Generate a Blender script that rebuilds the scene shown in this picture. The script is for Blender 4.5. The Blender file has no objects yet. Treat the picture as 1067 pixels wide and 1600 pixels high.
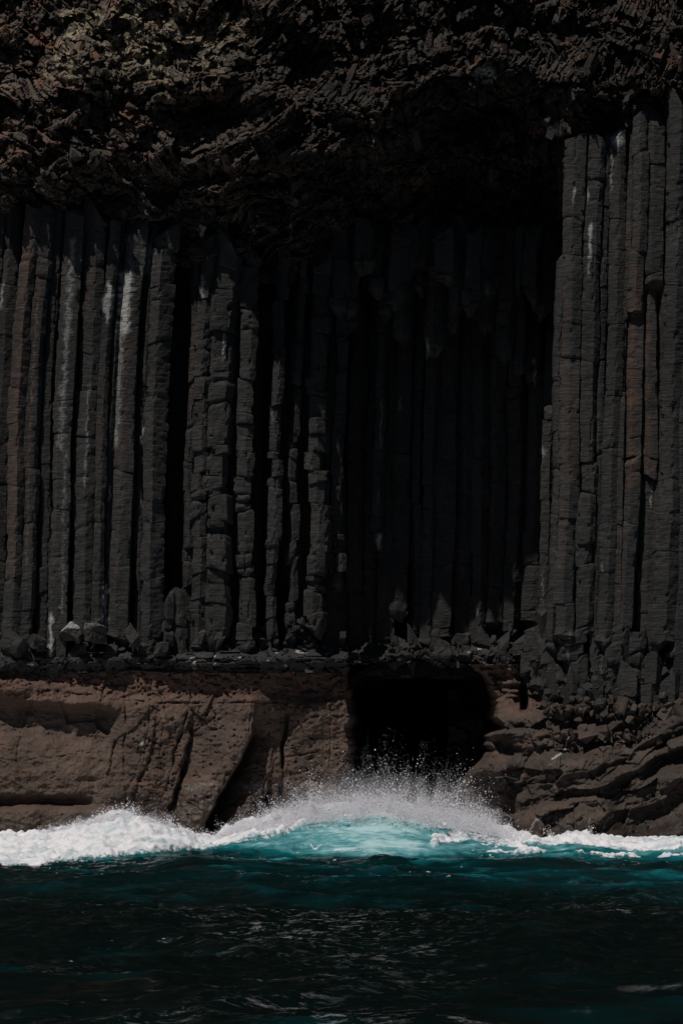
import bpy, math, random
import numpy as np
from mathutils import Vector

# ------------------------------------------------------------------ scene, camera, light
scene = bpy.context.scene
COL = scene.collection
CAM_D, CAM_H, F_PX = 60.0, 3.0, 4000.0       # distance to the cliff plane, eye height, focal length in photo pixels
HOR = 1110.0                                  # photo row of the horizon
cam_data = bpy.data.cameras.new('camera')
cam = bpy.data.objects.new('camera', cam_data)
COL.objects.link(cam)
cam.location = (0, -CAM_D, CAM_H)
cam.rotation_euler = (math.radians(90), 0, 0)
cam_data.sensor_fit = 'VERTICAL'
cam_data.sensor_height = 24.0
cam_data.lens = F_PX / 1600.0 * 24.0
cam_data.shift_y = (HOR - 800.0) / 1600.0
cam_data.clip_start = 0.5
cam_data.clip_end = 6000
scene.camera = cam

SUN_EL, SUN_AZ = math.radians(60), math.radians(35)
sun_vec = Vector((-math.cos(SUN_EL) * math.sin(SUN_AZ), -math.cos(SUN_EL) * math.cos(SUN_AZ), math.sin(SUN_EL)))
sd = bpy.data.lights.new('sun', 'SUN')
sd.energy = 5.0
sd.angle = math.radians(0.5)
sd.color = (1.0, 0.93, 0.86)
sun = bpy.data.objects.new('sun', sd)
COL.objects.link(sun)
sun.location = sun_vec * 80
sun.rotation_euler = sun_vec.to_track_quat('Z', 'Y').to_euler()

world = bpy.data.worlds.new('World')
scene.world = world
world.use_nodes = True
wn = world.node_tree
bgn = wn.nodes['Background']
sky = wn.nodes.new('ShaderNodeTexSky')
sky.sky_type = 'NISHITA'
sky.sun_disc = False
sky.sun_elevation = SUN_EL
sky.sun_rotation = math.pi + SUN_AZ
sky.air_density = 0.5
sky.dust_density = 0.4
wn.links.new(sky.outputs[0], bgn.inputs[0])
bgn.inputs[1].default_value = 0.05

scene.view_settings.view_transform = 'Standard'
scene.view_settings.look = 'None'
scene.view_settings.gamma = 1.0
scene.view_settings.exposure = -0.6

# ------------------------------------------------------------------ helpers
def P(u, v, y):
    """photo pixel and depth behind the cliff plane to a world point"""
    k = (CAM_D + y) / F_PX
    return (u - 533.5) * k, y, CAM_H + (HOR - v) * k

def UV(x, y, z):
    k = F_PX / (CAM_D + y)
    return x * k + 533.5, HOR - (z - CAM_H) * k

def ip(u, pts):
    return np.interp(u, [p[0] for p in pts], [p[1] for p in pts])

def sst(e0, e1, x):
    t = np.clip((x - e0) / (e1 - e0), 0, 1)
    return t * t * (3 - 2 * t)

def _h(ix, iy, iz, seed):
    with np.errstate(over='ignore'):
        n = (ix.astype(np.int64) * 374761393 + iy.astype(np.int64) * 668265263 + iz.astype(np.int64) * 1442695041 + seed * 974634777) & 0xffffffff
        n = ((n ^ (n >> 13)) * 1274126177) & 0xffffffff
        n = ((n ^ (n >> 16)) * 2246822519) & 0xffffffff
        n = n ^ (n >> 15)
    return (n & 0xffffff) / float(0xffffff)

def vn(x, y, z=0.0, seed=0):
    x, y, z = np.broadcast_arrays(np.asarray(x, float), np.asarray(y, float), np.asarray(z, float))
    x0, y0, z0 = np.floor(x), np.floor(y), np.floor(z)
    fx, fy, fz = x - x0, y - y0, z - z0
    fx = fx * fx * (3 - 2 * fx); fy = fy * fy * (3 - 2 * fy); fz = fz * fz * (3 - 2 * fz)
    r = 0
    for a in (0, 1):
        wx = fx if a else 1 - fx
        for b in (0, 1):
            wy = fy if b else 1 - fy
            for c in (0, 1):
                wz = fz if c else 1 - fz
                r = r + wx * wy * wz * _h(x0 + a, y0 + b, z0 + c, seed)
    return r * 2 - 1

def fbm(x, y, z=0.0, o=4, seed=0, g=0.5):
    r, a, t = 0, 1.0, 0
    f = 1.0
    for i in range(o):
        r = r + a * vn(np.asarray(x) * f + i * 7.3, np.asarray(y) * f + i * 3.1, np.asarray(z) * f, seed + i)
        t += a; a *= g; f *= 2.03
    return r / t

def vor(x, y, seed=0):
    """2D cells: F1, F2, id, offset to the centre"""
    x = np.asarray(x, float); y = np.asarray(y, float)
    ix, iy = np.floor(x), np.floor(y)
    f1 = np.full(x.shape, 9.0); f2 = f1.copy(); cid = np.zeros(x.shape); dx = np.zeros(x.shape); dy = np.zeros(x.shape)
    for a in (-1, 0, 1):
        for b in (-1, 0, 1):
            cx = ix + a; cy = iy + b
            px = cx + .1 + .8 * _h(cx, cy, cx * 0, seed); py = cy + .1 + .8 * _h(cx, cy, cx * 0 + 1, seed)
            ddx, ddy = x - px, y - py
            d = np.sqrt(ddx * ddx + ddy * ddy)
            near = d < f1
            f2 = np.where(near, f1, np.minimum(f2, d))
            cid = np.where(near, _h(cx, cy, cx * 0 + 2, seed), cid)
            dx = np.where(near, ddx, dx); dy = np.where(near, ddy, dy)
            f1 = np.where(near, d, f1)
    return f1, f2, cid, dx, dy

def facets(x, y, seed, amp, slope):
    f1, f2, c, dx, dy = vor(x, y, seed)
    a = c * 991.7 % 1 * 2 * math.pi
    s = .35 + .65 * (c * 317.3 % 1)
    return amp * (c * 2 - 1) + slope * s * (np.cos(a) * dx + np.sin(a) * dy), f2 - f1, c

def mesh(name, verts, quads=None, tris=None, mat=None, parent=None, origin=(0, 0, 0), attrs=None, smooth=False):
    me = bpy.data.meshes.new(name)
    verts = np.asarray(verts, np.float32) - np.asarray(origin, np.float32)
    nq = 0 if quads is None else len(quads); nt = 0 if tris is None else len(tris)
    me.vertices.add(len(verts))
    me.vertices.foreach_set('co', verts.ravel())
    loops = []
    if nq: loops.append(np.asarray(quads, np.int32).ravel())
    if nt: loops.append(np.asarray(tris, np.int32).ravel())
    loops = np.concatenate(loops)
    me.loops.add(len(loops)); me.loops.foreach_set('vertex_index', loops)
    me.polygons.add(nq + nt)
    st = np.concatenate([np.arange(nq) * 4, nq * 4 + np.arange(nt) * 3]).astype(np.int32)
    me.polygons.foreach_set('loop_start', st)
    me.polygons.foreach_set('use_smooth', np.full(nq + nt, smooth))
    for k, val in (attrs or {}).items():
        at = me.attributes.new(k, 'FLOAT', 'POINT')
        at.data.foreach_set('value', np.ascontiguousarray(val, np.float32).ravel())
    me.update(calc_edges=True)
    me.validate()
    if mat: me.materials.append(mat)
    o = bpy.data.objects.new(name, me)
    COL.objects.link(o)
    if parent is not None:
        o.parent = parent
        p = parent.location
        o.location = (origin[0] - p[0], origin[1] - p[1], origin[2] - p[2])
    else:
        o.location = origin
    return o

def grid_faces(nr, nc, wrap=False):
    r = np.arange(nr - 1)[:, None]
    c = np.arange(nc if wrap else nc - 1)[None, :]
    c2 = (c + 1) % nc
    return np.stack([r * nc + c, r * nc + c2, (r + 1) * nc + c2, (r + 1) * nc + c], -1).reshape(-1, 4)

def thing(name, label, cat, loc=(0, 0, 0), group=None):
    o = bpy.data.objects.new(name, None)
    COL.objects.link(o)
    o.empty_display_size = .3
    o.location = loc
    return tag(o, label, cat, group, 'thing')

def tag(o, label=None, cat=None, group=None, kind=None):
    if label: o['label'] = label
    if cat: o['category'] = cat
    if group: o['group'] = group
    if kind: o['kind'] = kind
    return o

# ------------------------------------------------------------------ materials
def nodes(name):
    m = bpy.data.materials.new(name); m.use_nodes = True
    nt = m.node_tree
    b = nt.nodes['Principled BSDF']
    def N(t, **kw):
        n = nt.nodes.new(t)
        for k, v in kw.items():
            if k.startswith('i_'): n.inputs[int(k[2:])].default_value = v
            else: setattr(n, k, v)
        return n
    return m, nt, b, N, nt.links.new

def rgb(c): return (c[0], c[1], c[2], 1)

def rock_mat(name, dark, light, rust, lichen, strata=1.0, rough=.8, bump=.5, fine=9.0, spec=.25):
    m, nt, b, N, L = nodes(name)
    tc = N('ShaderNodeTexCoord'); src = tc.outputs['Object']
    def noise(scale, det=6, sc=(1, 1, 1), dist=0.0, rg=.6):
        mp = N('ShaderNodeMapping'); mp.inputs['Scale'].default_value = sc
        L(src, mp.inputs[0])
        n = N('ShaderNodeTexNoise'); n.inputs['Scale'].default_value = scale; n.inputs['Detail'].default_value = det
        n.inputs['Roughness'].default_value = rg; n.inputs['Distortion'].default_value = dist
        L(mp.outputs[0], n.inputs['Vector']); return n.outputs['Fac']
    def ramp(fac, a, z, ca=0.0, cz=1.0):
        r = N('ShaderNodeMapRange'); r.inputs[1].default_value = a; r.inputs[2].default_value = z
        r.inputs[3].default_value = ca; r.inputs[4].default_value = cz
        L(fac, r.inputs[0]); return r.outputs[0]
    def mix(f, a, c):
        x = N('ShaderNodeMix', data_type='RGBA')
        if isinstance(f, float): x.inputs[0].default_value = f
        else: L(f, x.inputs[0])
        for s, q in ((6, a), (7, c)):
            if isinstance(q, tuple): x.inputs[s].default_value = rgb(q)
            else: L(q, x.inputs[s])
        return x.outputs[2]
    def mul(a, c, op='MULTIPLY'):
        x = N('ShaderNodeMath', operation=op); 
        for i, q in enumerate((a, c)):
            if isinstance(q, float): x.inputs[i].default_value = q
            else: L(q, x.inputs[i])
        return x.outputs[0]
    def attr(nm):
        a = N('ShaderNodeAttribute', attribute_name=nm); return a.outputs['Fac']
    big = ramp(noise(.9, 5), .35, .65)
    med = ramp(noise(6, 6), .3, .7)
    fin = noise(42, 4, rg=.7)
    col = mix(mul(big, med), dark, light)
    col = mix(ramp(fin, .58, .75, 0, .55), col, tuple(min(1, c * 1.9) for c in light))
    col = mix(ramp(fin, .42, .28, 0, .6), col, tuple(c * .5 for c in dark))
    tint = attr('tint')
    hs = N('ShaderNodeHueSaturation'); L(ramp(tint, -1, 1, .55, 1.45), hs.inputs['Value']); L(col, hs.inputs['Color'])
    col = hs.outputs[0]
    rs = mul(attr('rust'), ramp(noise(3.5, 5), .3, .62))
    col = mix(rs, col, rust)
    lc = mul(attr('lichen'), ramp(noise(7, 7, rg=.7), .44, .56))
    col = mix(lc, col, lichen)
    st = ramp(mul(attr('stain'), mul(noise(8, 9, (2.6, 2.6, .9), rg=.85), 1.35), 'ADD'), .92, 1.38, 0, .85)
    col = mix(st, col, (.33, .33, .32))
    wet = attr('wet')
    hw = N('ShaderNodeHueSaturation'); L(ramp(wet, 0, 1, 1, .42), hw.inputs['Value']); L(col, hw.inputs['Color'])
    L(hw.outputs[0], b.inputs['Base Color'])
    L(ramp(wet, 0, 1, rough, .35), b.inputs['Roughness'])
    b.inputs['Specular IOR Level'].default_value = spec
    h = mul(noise(fine, 8, (1, 1, 1), rg=.68), mul(noise(fine, 5, (.35, .35, 3.2), .3), strata), 'ADD')
    bp = N('ShaderNodeBump'); bp.inputs['Strength'].default_value = bump; bp.inputs['Distance'].default_value = .05
    L(h, bp.inputs['Height']); L(bp.outputs[0], b.inputs['Normal'])
    return m

M_BAS = rock_mat('basalt', (.018, .0186, .0182), (.047, .0452, .0428), (.088, .050, .034), (.20, .19, .11), .7, bump=.8)
M_OVER = rock_mat('overhang_rock', (.024, .021, .019), (.112, .086, .067), (.16, .078, .048), (.31, .27, .18), .2, bump=.8, fine=12)
M_TUFF = rock_mat('tuff', (.056, .040, .031), (.116, .082, .063), (.12, .060, .042), (.2, .19, .17), .35, bump=.55, fine=7)
M_LEDGE = rock_mat('ledge_rock', (.034, .0275, .023), (.088, .068, .056), (.13, .07, .052), (.2, .18, .15), .3, bump=.7, fine=8)

def water_mat():
    m, nt, b, N, L = nodes('sea_water')
    tc = N('ShaderNodeTexCoord')
    def at(nm): return N('ShaderNodeAttribute', attribute_name=nm).outputs['Fac']
    def noise(scale, det, sc, rg=.6):
        mp = N('ShaderNodeMapping'); mp.inputs['Scale'].default_value = sc; L(tc.outputs['Object'], mp.inputs[0])
        n = N('ShaderNodeTexNoise'); n.inputs['Scale'].default_value = scale; n.inputs['Detail'].default_value = det
        n.inputs['Roughness'].default_value = rg
        L(mp.outputs[0], n.inputs['Vector']); return n.outputs['Fac']
    def mr(f, a, z, c=0., d=1.):
        r = N('ShaderNodeMapRange'); L(f, r.inputs[0])
        for i, q in enumerate((a, z, c, d)): r.inputs[i + 1].default_value = q
        return r.outputs[0]
    def mth(op, a, c):
        x = N('ShaderNodeMath', operation=op)
        for i, q in enumerate((a, c)):
            if isinstance(q, float): x.inputs[i].default_value = q
            else: L(q, x.inputs[i])
        return x.outputs[0]
    cr = N('ShaderNodeValToRGB'); L(mth('ADD', at('aqua'), mth('MULTIPLY', mth('MULTIPLY', at('aqua'), mth('SUBTRACT', noise(3.2, 8, (.6, 1.7, 1), .68), .5)), 1.5)), cr.inputs[0])
    e = cr.color_ramp.elements
    e[0].position = 0; e[0].color = (.0011, .0038, .0030, 1)
    e[1].position = 1; e[1].color = (.36, .54, .56, 1)
    for p, c in ((.25, (.001, .022, .026)), (.5, (.004, .10, .115)), (.78, (.105, .30, .33))):
        q = e.new(p); q.color = rgb(c)
    foam = at('foam')
    fr = noise(9, 8, (1, 1, 1), .72)
    lace = mth('SUBTRACT', foam, mr(fr, .35, .68, .0, .55))
    ab = mth('ABSOLUTE', mth('SUBTRACT', noise(1, 5, (.8, 2.9, .2), .55), .5), 0.0)
    ab2 = mth('ABSOLUTE', mth('SUBTRACT', noise(2.1, 5, (.8, 3.1, .2), .55), .5), 0.0)
    ln = mth('MAXIMUM', mr(ab, .003, .017, 1., 0.), mr(ab2, .003, .018, 1., 0.))
    bk = mr(noise(5.5, 6, (.5, 1.6, .3), .7), .47, .60)
    wl = mth('MULTIPLY', mth('MULTIPLY', ln, bk), at('glint_foam'))  # painted pale lines: reflected sky and thin foam
    ff = mth('MAXIMUM', mr(lace, .12, .42), mth('MULTIPLY', wl, .62))
    mx = N('ShaderNodeMix', data_type='RGBA'); L(ff, mx.inputs[0]); L(cr.outputs[0], mx.inputs[6]); fv = N('ShaderNodeMix', data_type='RGBA'); L(mr(noise(2.2, 7, (.6, 1.6, 1), .7), .35, .53), fv.inputs[0]); fv.inputs[6].default_value = (.40, .50, .54, 1); fv.inputs[7].default_value = (.76, .76, .79, 1); L(fv.outputs[2], mx.inputs[7])
    L(mx.outputs[2], b.inputs['Base Color'])
    rr = mth('MAXIMUM', ff, mr(at('aqua'), .3, 1, .0, .35))
    L(mr(rr, 0, 1, .10, .85), b.inputs['Roughness'])
    b.inputs['IOR'].default_value = 1.33
    h = mth('ADD', noise(5, 8, (.55, 1, 1), .65), mth('MULTIPLY', mth('MULTIPLY', noise(16, 6, (1, 1, 1), .75), foam), 1.6))
    bp = N('ShaderNodeBump'); bp.inputs['Strength'].default_value = .55; bp.inputs['Distance'].default_value = .07
    L(h, bp.inputs['Height']); L(bp.outputs[0], b.inputs['Normal'])
    return m
M_SEA = water_mat()
M_SPRAY, _nt, _b, _N, _L = nodes('spray_drops')
_b.inputs['Base Color'].default_value = (.93, .93, .96, 1)
_tr = _N('ShaderNodeBsdfTranslucent'); _tr.inputs[0].default_value = (.95, .95, .98, 1)
_ms = _N('ShaderNodeMixShader'); _ms.inputs[0].default_value = .45
_L(_b.outputs[0], _ms.inputs[1]); _L(_tr.outputs[0], _ms.inputs[2]); _L(_ms.outputs[0], _nt.nodes['Material Output'].inputs['Surface'])
_b.inputs['Roughness'].default_value = .5

# ------------------------------------------------------------------ depth profiles of the cliff
LIP = [(-400, 300), (0, 292), (80, 288), (150, 245), (230, 240), (300, 255), (420, 258), (520, 235), (620, 222), (700, 160), (760, 145), (820, 165), (860, 190), (900, 205), (1000, 190), (1040, 145), (1500, 140)]
VEND = [(-400, 350), (100, 352), (250, 385), (400, 415), (600, 435), (800, 435), (868, 430), (880, 250), (1000, 225), (1040, 185), (1500, 180)]
WALL = [(-400, .15), (-100, .25), (0, .30), (120, .45), (190, .72), (255, .95), (350, 1.2), (434, 1.75), (510, 2.45), (536, 2.75), (560, 4.2), (620, 4.35), (840, 4.35), (869, 4.2), (880, .1), (1500, .1)]

def over_y(u, v, detail=True):
    lip = ip(u, LIP) + 9 * vn(u / 28., 0, seed=3) + 6 * vn(u / 9., 0, seed=4)
    vend = ip(u, VEND)
    wall = ip(u, WALL) + np.interp(u, [860, 885], [.95, .45])
    t = np.clip((v - lip) / (vend - lip), 0, 1.5)
    up = np.clip(lip - v, 0, None)
    bul = .42 * np.clip(1 - up / 100., 0, 1) ** 1.6 * np.where(v > lip, 0, 1)
    y = np.where(v > lip, .42 + (wall - .32) * np.minimum(t, 1) ** .75, 1.5 * (up / 330.) ** 1.25 + bul)
    y = y - ip(u, [(-100, .25), (150, .42), (300, .62), (400, .85), (480, .85), (580, .75), (660, .45), (760, .3), (860, .12)])
    y = y + 1.4 * np.exp(-(((u - 325) / 62.) ** 2 + ((v - 186) / 30.) ** 2)) + .7 * np.exp(-(((u - 470) / 60.) ** 2 + ((v - 100) / 40.) ** 2))
    y = y + .9 * np.exp(-(((u - 770) / 90.) ** 2 + ((v - 175) / 30.) ** 2))
    y = y + .38 * fbm(u / 110., v / 90., 0, 3, 11) * (.35 + .65 * sst(0, 90, lip - v)) * sst(-350, 100, 700 - np.abs(u - 500))
    if detail:
        # joints fan out: run down to the right on the left side, tighter and crossed on the right
        ang = np.interp(u, [0, 300, 550, 1067], [.75, .6, .2, -.5])
        wu = u + 14 * vn(u / 40., v / 40., seed=21); wv = v + 14 * vn(u / 40., v / 40., seed=22)
        a = wu * np.cos(ang) + wv * np.sin(ang); b = -wu * np.sin(ang) + wv * np.cos(ang)
        f, e, c = facets(a / 58., b / 36., 31, .20, .42)
        f2_, e_2, c_2 = facets(wu / 50., wv / 42., 35, .18, .4)
        g, e2, c2 = facets(a / 20., b / 12., 32, .12, .30)
        g2_, e22, c22 = facets(wu / 19., wv / 17., 36, .13, .30)
        mm = sst(380, 560, u + 60 * vn(u / 60., v / 60., seed=37))
        f = f * (1 - mm) + f2_ * mm; g = g * (1 - mm) + g2_ * mm; e = np.where(mm > .5, e_2, e); e2 = np.where(mm > .5, e22, e2)
        k, e3, c3 = facets(a / 9., b / 7.5, 33, .06, .14)
        y = y + .35 * fbm(u / 60., v / 50., 0, 3, 38) + f + g + k + .12 * (e < .06) + .07 * (e2 < .08)
        return y, c, c2, c3
    return y

def over_masks(u, v):
    li = .85 * sst(-.12, .22, fbm(u / 34., v / 30., 0, 4, 47)) * sst(200, 70, v + 55 * fbm(u / 70., v / 70., 0, 3, 41)) * sst(430, 200, u + 60 * vn(u / 50., v / 50., seed=42))
    li = np.maximum(li, .9 * np.exp(-(((u - 230) / 55.) ** 2 + ((v - 60) / 70.) ** 2)))
    li = np.maximum(li, .8 * np.exp(-(((u - 345) / 50.) ** 2 + ((v - 40) / 25.) ** 2)))
    ru = .9 * sst(.1, .5, fbm(u / 30., v / 22., 0, 3, 43)) * sst(480, 150, u) * sst(330, 180, v)
    ru = np.maximum(ru, .5 * sst(.3, .5, fbm(u / 26., v / 18., 0, 3, 44)))
    st = .8 * sst(.45, .6, fbm(u / 12., v / 26., 0, 3, 45)) * np.exp(-((v - 365) / 55.) ** 2 - ((u - 360) / 140.) ** 2)
    st = np.maximum(st, .8 * np.exp(-(((u - 757) / 22.) ** 2 + ((v - 115) / 16.) ** 2)))
    st = np.maximum(st, .9 * np.exp(-(((u - 866) / 12.) ** 2 + ((v - 205) / 12.) ** 2)))
    return li, ru, st

# ------------------------------------------------------------------ the cliff mass behind everything and the cave (structure)
uu = np.concatenate([np.linspace(-2600, -420, 110), np.arange(-400, 1500, 10), np.linspace(1520, 3600, 110)])
vv = np.append(np.arange(-1250, 1050, 10.), 1056.)
U, V = np.meshgrid(uu, vv)
Y = ip(U, WALL) + 1.6
far = np.maximum(sst(-400, -900, U), sst(1500, 2000, U))
Y = Y + .5 * np.abs(np.sin(U / 14. + .6 * np.sin(U / 37.))) * far * (V > 300) + .5 * fbm(U / 30., V / 30., 0, 4, 5) + far * 3 * fbm(U / 400., V / 800., 0, 3, 6)
Y = Y - far * .8 * (V < 320)
X_, Y_, Z_ = P(U, V, Y)
vs = np.stack([X_, Y_, Z_], -1).reshape(-1, 3)
# plateau on top
top = np.stack([X_[0], Y_[0] + 60, Z_[0] + 4 + 0 * X_[0]], -1)
nr = len(vv)
allv = np.concatenate([top, vs])
z0 = np.zeros(len(allv))
cliff = mesh('cliff', allv, grid_faces(nr + 1, len(uu)), mat=M_BAS, attrs=dict(tint=z0 - .2, rust=z0, lichen=z0, stain=z0, wet=z0))
tag(cliff, 'dark rock mass of the sea cliff behind the columns', None, None, 'structure')

def cave():
    us = np.linspace(0, 1, 60); ys = np.linspace(4.2, 22, 50)
    S, YY = np.meshgrid(us, ys)
    # arch running from the left wall over the roof to the right wall
    ang = math.pi * (1 - S)
    cx, hw = 660., 140.
    k = 1 - .35 * (YY - 4.2) / 17
    cu = cx + hw * k * np.sign(np.cos(ang)) * np.abs(np.cos(ang)) ** .5
    cv = 1345 - 312 * (1 - .3 * (YY - 4.2) / 17) * np.abs(np.sin(ang)) ** .5
    cu += 12 * fbm(S * 9, YY, 0, 3, 7); cv += 10 * fbm(S * 9, YY, 5, 3, 8) * (YY > 5.2)
    s0 = (CAM_D + 4.2) / F_PX
    x = (cu - 533.5) * s0; z = CAM_H + (HOR - cv) * s0
    v3 = np.stack([x, YY, z], -1).reshape(-1, 3)
    n = len(v3)
    capc = v3[-60:].mean(0) + np.array([0, 1.5, 0])
    v3 = np.concatenate([v3, [capc]])
    tr = [(n - 60 + i, n - 60 + i + 1, n) for i in range(59)] + [(n - 60, n - 1, n)]
    z1 = np.zeros(len(v3))
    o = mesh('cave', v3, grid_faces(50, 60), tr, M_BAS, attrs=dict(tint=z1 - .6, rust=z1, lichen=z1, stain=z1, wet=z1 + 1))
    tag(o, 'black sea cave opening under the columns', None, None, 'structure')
cave()

# ------------------------------------------------------------------ angular rock templates
def hull(points):
    import bmesh
    bm = bmesh.new()
    for p in points: bm.verts.new(p)
    r = bmesh.ops.convex_hull(bm, input=bm.verts)
    bmesh.ops.delete(bm, geom=[e for e in bm.verts if not e.link_faces], context='VERTS')
    bmesh.ops.triangulate(bm, faces=bm.faces)
    bm.verts.ensure_lookup_table()
    bm.verts.index_update()
    v = np.array([list(q.co) for q in bm.verts]); f = np.array([[q.index for q in t.verts] for t in bm.faces])
    bm.free()
    return v, f

rng = np.random.default_rng(7)
TEMPL = []
for i in range(36):
    if i % 3 == 0:   # broken prism
        n = int(rng.integers(4, 7)); a = np.sort(rng.uniform(0, 2 * math.pi, n) * .3 + np.arange(n) * 2 * math.pi / n)
        lo = np.stack([np.cos(a) * rng.uniform(.8, 1, n), np.sin(a) * rng.uniform(.8, 1, n), -1.4 + rng.uniform(-.3, .3, n)], 1)
        hi = np.stack([np.cos(a) * rng.uniform(.7, .95, n), np.sin(a) * rng.uniform(.7, .95, n), 1.4 + rng.uniform(-.5, .3, n)], 1)
        pts = np.concatenate([lo, hi])
    else:
        pts = rng.uniform(-1, 1, (int(rng.integers(8, 14)), 3)); pts /= np.maximum(np.linalg.norm(pts, axis=1, keepdims=True), .6)
    TEMPL.append(hull(pts))

def rot(ax, ay, az):
    cx, sx, cy, sy, cz, sz = math.cos(ax), math.sin(ax), math.cos(ay), math.sin(ay), math.cos(az), math.sin(az)
    return np.array([[cz, -sz, 0], [sz, cz, 0], [0, 0, 1]]) @ np.array([[cy, 0, sy], [0, 1, 0], [-sy, 0, cy]]) @ np.array([[1, 0, 0], [0, cx, -sx], [0, sx, cx]])

# ------------------------------------------------------------------ the overhang
def overhang():
    us = np.concatenate([np.arange(-400, -60, 5.), np.arange(-60, 1130, 1.6), np.arange(1130, 1500, 5.)])
    vs_ = np.concatenate([np.arange(-420, -30, 8.), np.arange(-30, 470, 1.6)])
    U, V = np.meshgrid(us, vs_)
    Y, c1, c2, c3 = over_y(U, V)
    Y = Y + .05 * fbm(U / 5., V / 5., 0, 3, 51)
    keep_v = ip(U, VEND) + 26
    x, y, z = P(U, np.minimum(V, keep_v + 0), np.where(V > keep_v, Y + .6, Y))
    vtx = np.stack([x, y, z], -1).reshape(-1, 3)
    li, ru, st = over_masks(U, V)
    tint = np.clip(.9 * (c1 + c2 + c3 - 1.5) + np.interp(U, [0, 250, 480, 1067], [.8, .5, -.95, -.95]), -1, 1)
    F = grid_faces(len(vs_), len(us))
    km = (V < keep_v + 14).reshape(-1)
    F = F[km[F].all(1)]
    t = thing('rock_overhang', 'jumbled blocky rock overhang above the columns, lichen on its upper left', 'rock overhang', (0, 0, 16))
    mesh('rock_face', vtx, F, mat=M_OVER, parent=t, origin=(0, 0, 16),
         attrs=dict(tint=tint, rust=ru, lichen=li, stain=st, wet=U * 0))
    # loose angular blocks bedded in the face
    vv_, ff_, ti, rr, ll, ss = [], [], [], [], [], []
    off = 0
    n = 12000
    ub = rng.uniform(-120, 1190, n); vb = rng.uniform(-40, 1, n) + rng.uniform(0, 1, n) ** .9 * (ip(ub, VEND) + 5)
    yb = over_y(ub, vb)[0]
    sz = np.exp(rng.normal(math.log(.045), .6, n)).clip(.02, .17)
    li, ru, st = over_masks(ub, vb)
    bx, by, bz = P(ub, vb, yb)
    for i in range(n):
        tv, tf = TEMPL[int(rng.integers(36))]
        s = sz[i] * np.array([rng.uniform(.6, 1), rng.uniform(.6, 1), rng.uniform(.7, 1.35)])
        lean = np.interp(ub[i], [0, 300, 550, 1067], [-.95, -.8, -.3, .5]) + rng.normal(0, .45)
        R = rot(rng.normal(0, .5), lean, rng.uniform(0, 6.28)) if rng.random() < .7 else rot(*rng.uniform(0, 6.28, 3))
        w = (tv * s) @ R.T + np.array([bx[i], by[i] + sz[i] * .45, bz[i]])
        vv_.append(w); ff_.append(tf + off); off += len(w)
        m_ = len(w)
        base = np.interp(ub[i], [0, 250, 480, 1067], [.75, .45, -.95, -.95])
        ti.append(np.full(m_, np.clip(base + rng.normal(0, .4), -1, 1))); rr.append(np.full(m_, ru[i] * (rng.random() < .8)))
        ll.append(np.full(m_, li[i])); ss.append(np.full(m_, st[i]))
    ti, rr, ll, ss = map(np.concatenate, (ti, rr, ll, ss))
    tag(mesh('rock_rubble', np.concatenate(vv_), tris=np.concatenate(ff_), mat=M_OVER, parent=t, origin=(0, 0, 16),
             attrs=dict(tint=ti, rust=rr, lichen=ll, stain=ss, wet=ss * 0)), None, None, None, 'stuff')
    return t
overhang()

# ------------------------------------------------------------------ basalt columns
STREAKS = [  # u, v0, v1, half width, strength of white streaks
    (104, 372, 700, 9, .55), (100, 700, 960, 7, .4), (196, 425, 520, 14, 1.0), (170, 440, 500, 8, .9), (186, 520, 700, 8, .5),
    (136, 600, 760, 5, .45), (4, 440, 480, 5, .6), (62, 380, 400, 12, .3), (230, 380, 430, 16, .5), (205, 370, 430, 25, .35),
    (222, 660, 690, 3, .8), (172, 760, 780, 3, .8), (165, 915, 960, 5, .9), (162, 960, 975, 14, .6), (80, 960, 1020, 5, .9),
    (46, 470, 900, 3, .35), (222, 770, 790, 2, .8), (316, 430, 470, 5, .6), (350, 520, 560, 3, .8),
    (922, 350, 400, 3.5, 1.0), (919, 400, 430, 3, .6), (966, 205, 226, 10, .95), (955, 230, 300, 4, .5), (896, 295, 312, 3, .8),
    (918, 296, 312, 3, .8), (835, 560, 600, 5, .9), (848, 700, 712, 9, .8), (1016, 760, 790, 2, .8), (940, 880, 890, 2, .7),
    (592, 835, 856, 6, 1.0), (590, 765, 790, 4, .6), (596, 620, 700, 4, .6), (605, 510, 560, 5, .5), (667, 530, 560, 5, .8),
    (545, 540, 600, 6, .35), (625, 620, 645, 5, .6), (716, 700, 708, 2, .8), (760, 440, 500, 10, .5), (795, 540, 590, 6, .5),
    (640, 450, 520, 30, .28), (780, 450, 520, 24, .32), (700, 540, 570, 24, .35), (745, 950, 962, 3, .9), (538, 400, 480, 40, .2),
    (847, 890, 950, 3, .6), (426, 640, 660, 3, .5), (1040, 1025, 1045, 3, .9), (888, 985, 1050, 4, .45), (940, 1000, 1060, 5, .4),
]
RUSTS = [(28, 340, 900, 12, .8), (48, 420, 900, 4, .8), (80, 360, 420, 12, .2), (135, 340, 360, 14, .8), (140, 420, 500, 6, .35), (165, 480, 700, 6, .3),
         (195, 480, 800, 9, .35), (990, 330, 420, 12, .35), (988, 420, 760, 11, 1.0), (1010, 430, 620, 8, .75), (1012, 650, 740, 12, .7),
         (1030, 440, 600, 5, .7), (972, 700, 960, 4, .45), (895, 560, 760, 18, .35), (880, 400, 900, 5, .5), (300, 500, 640, 6, .4), (186, 880, 900, 5, .6)]

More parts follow.
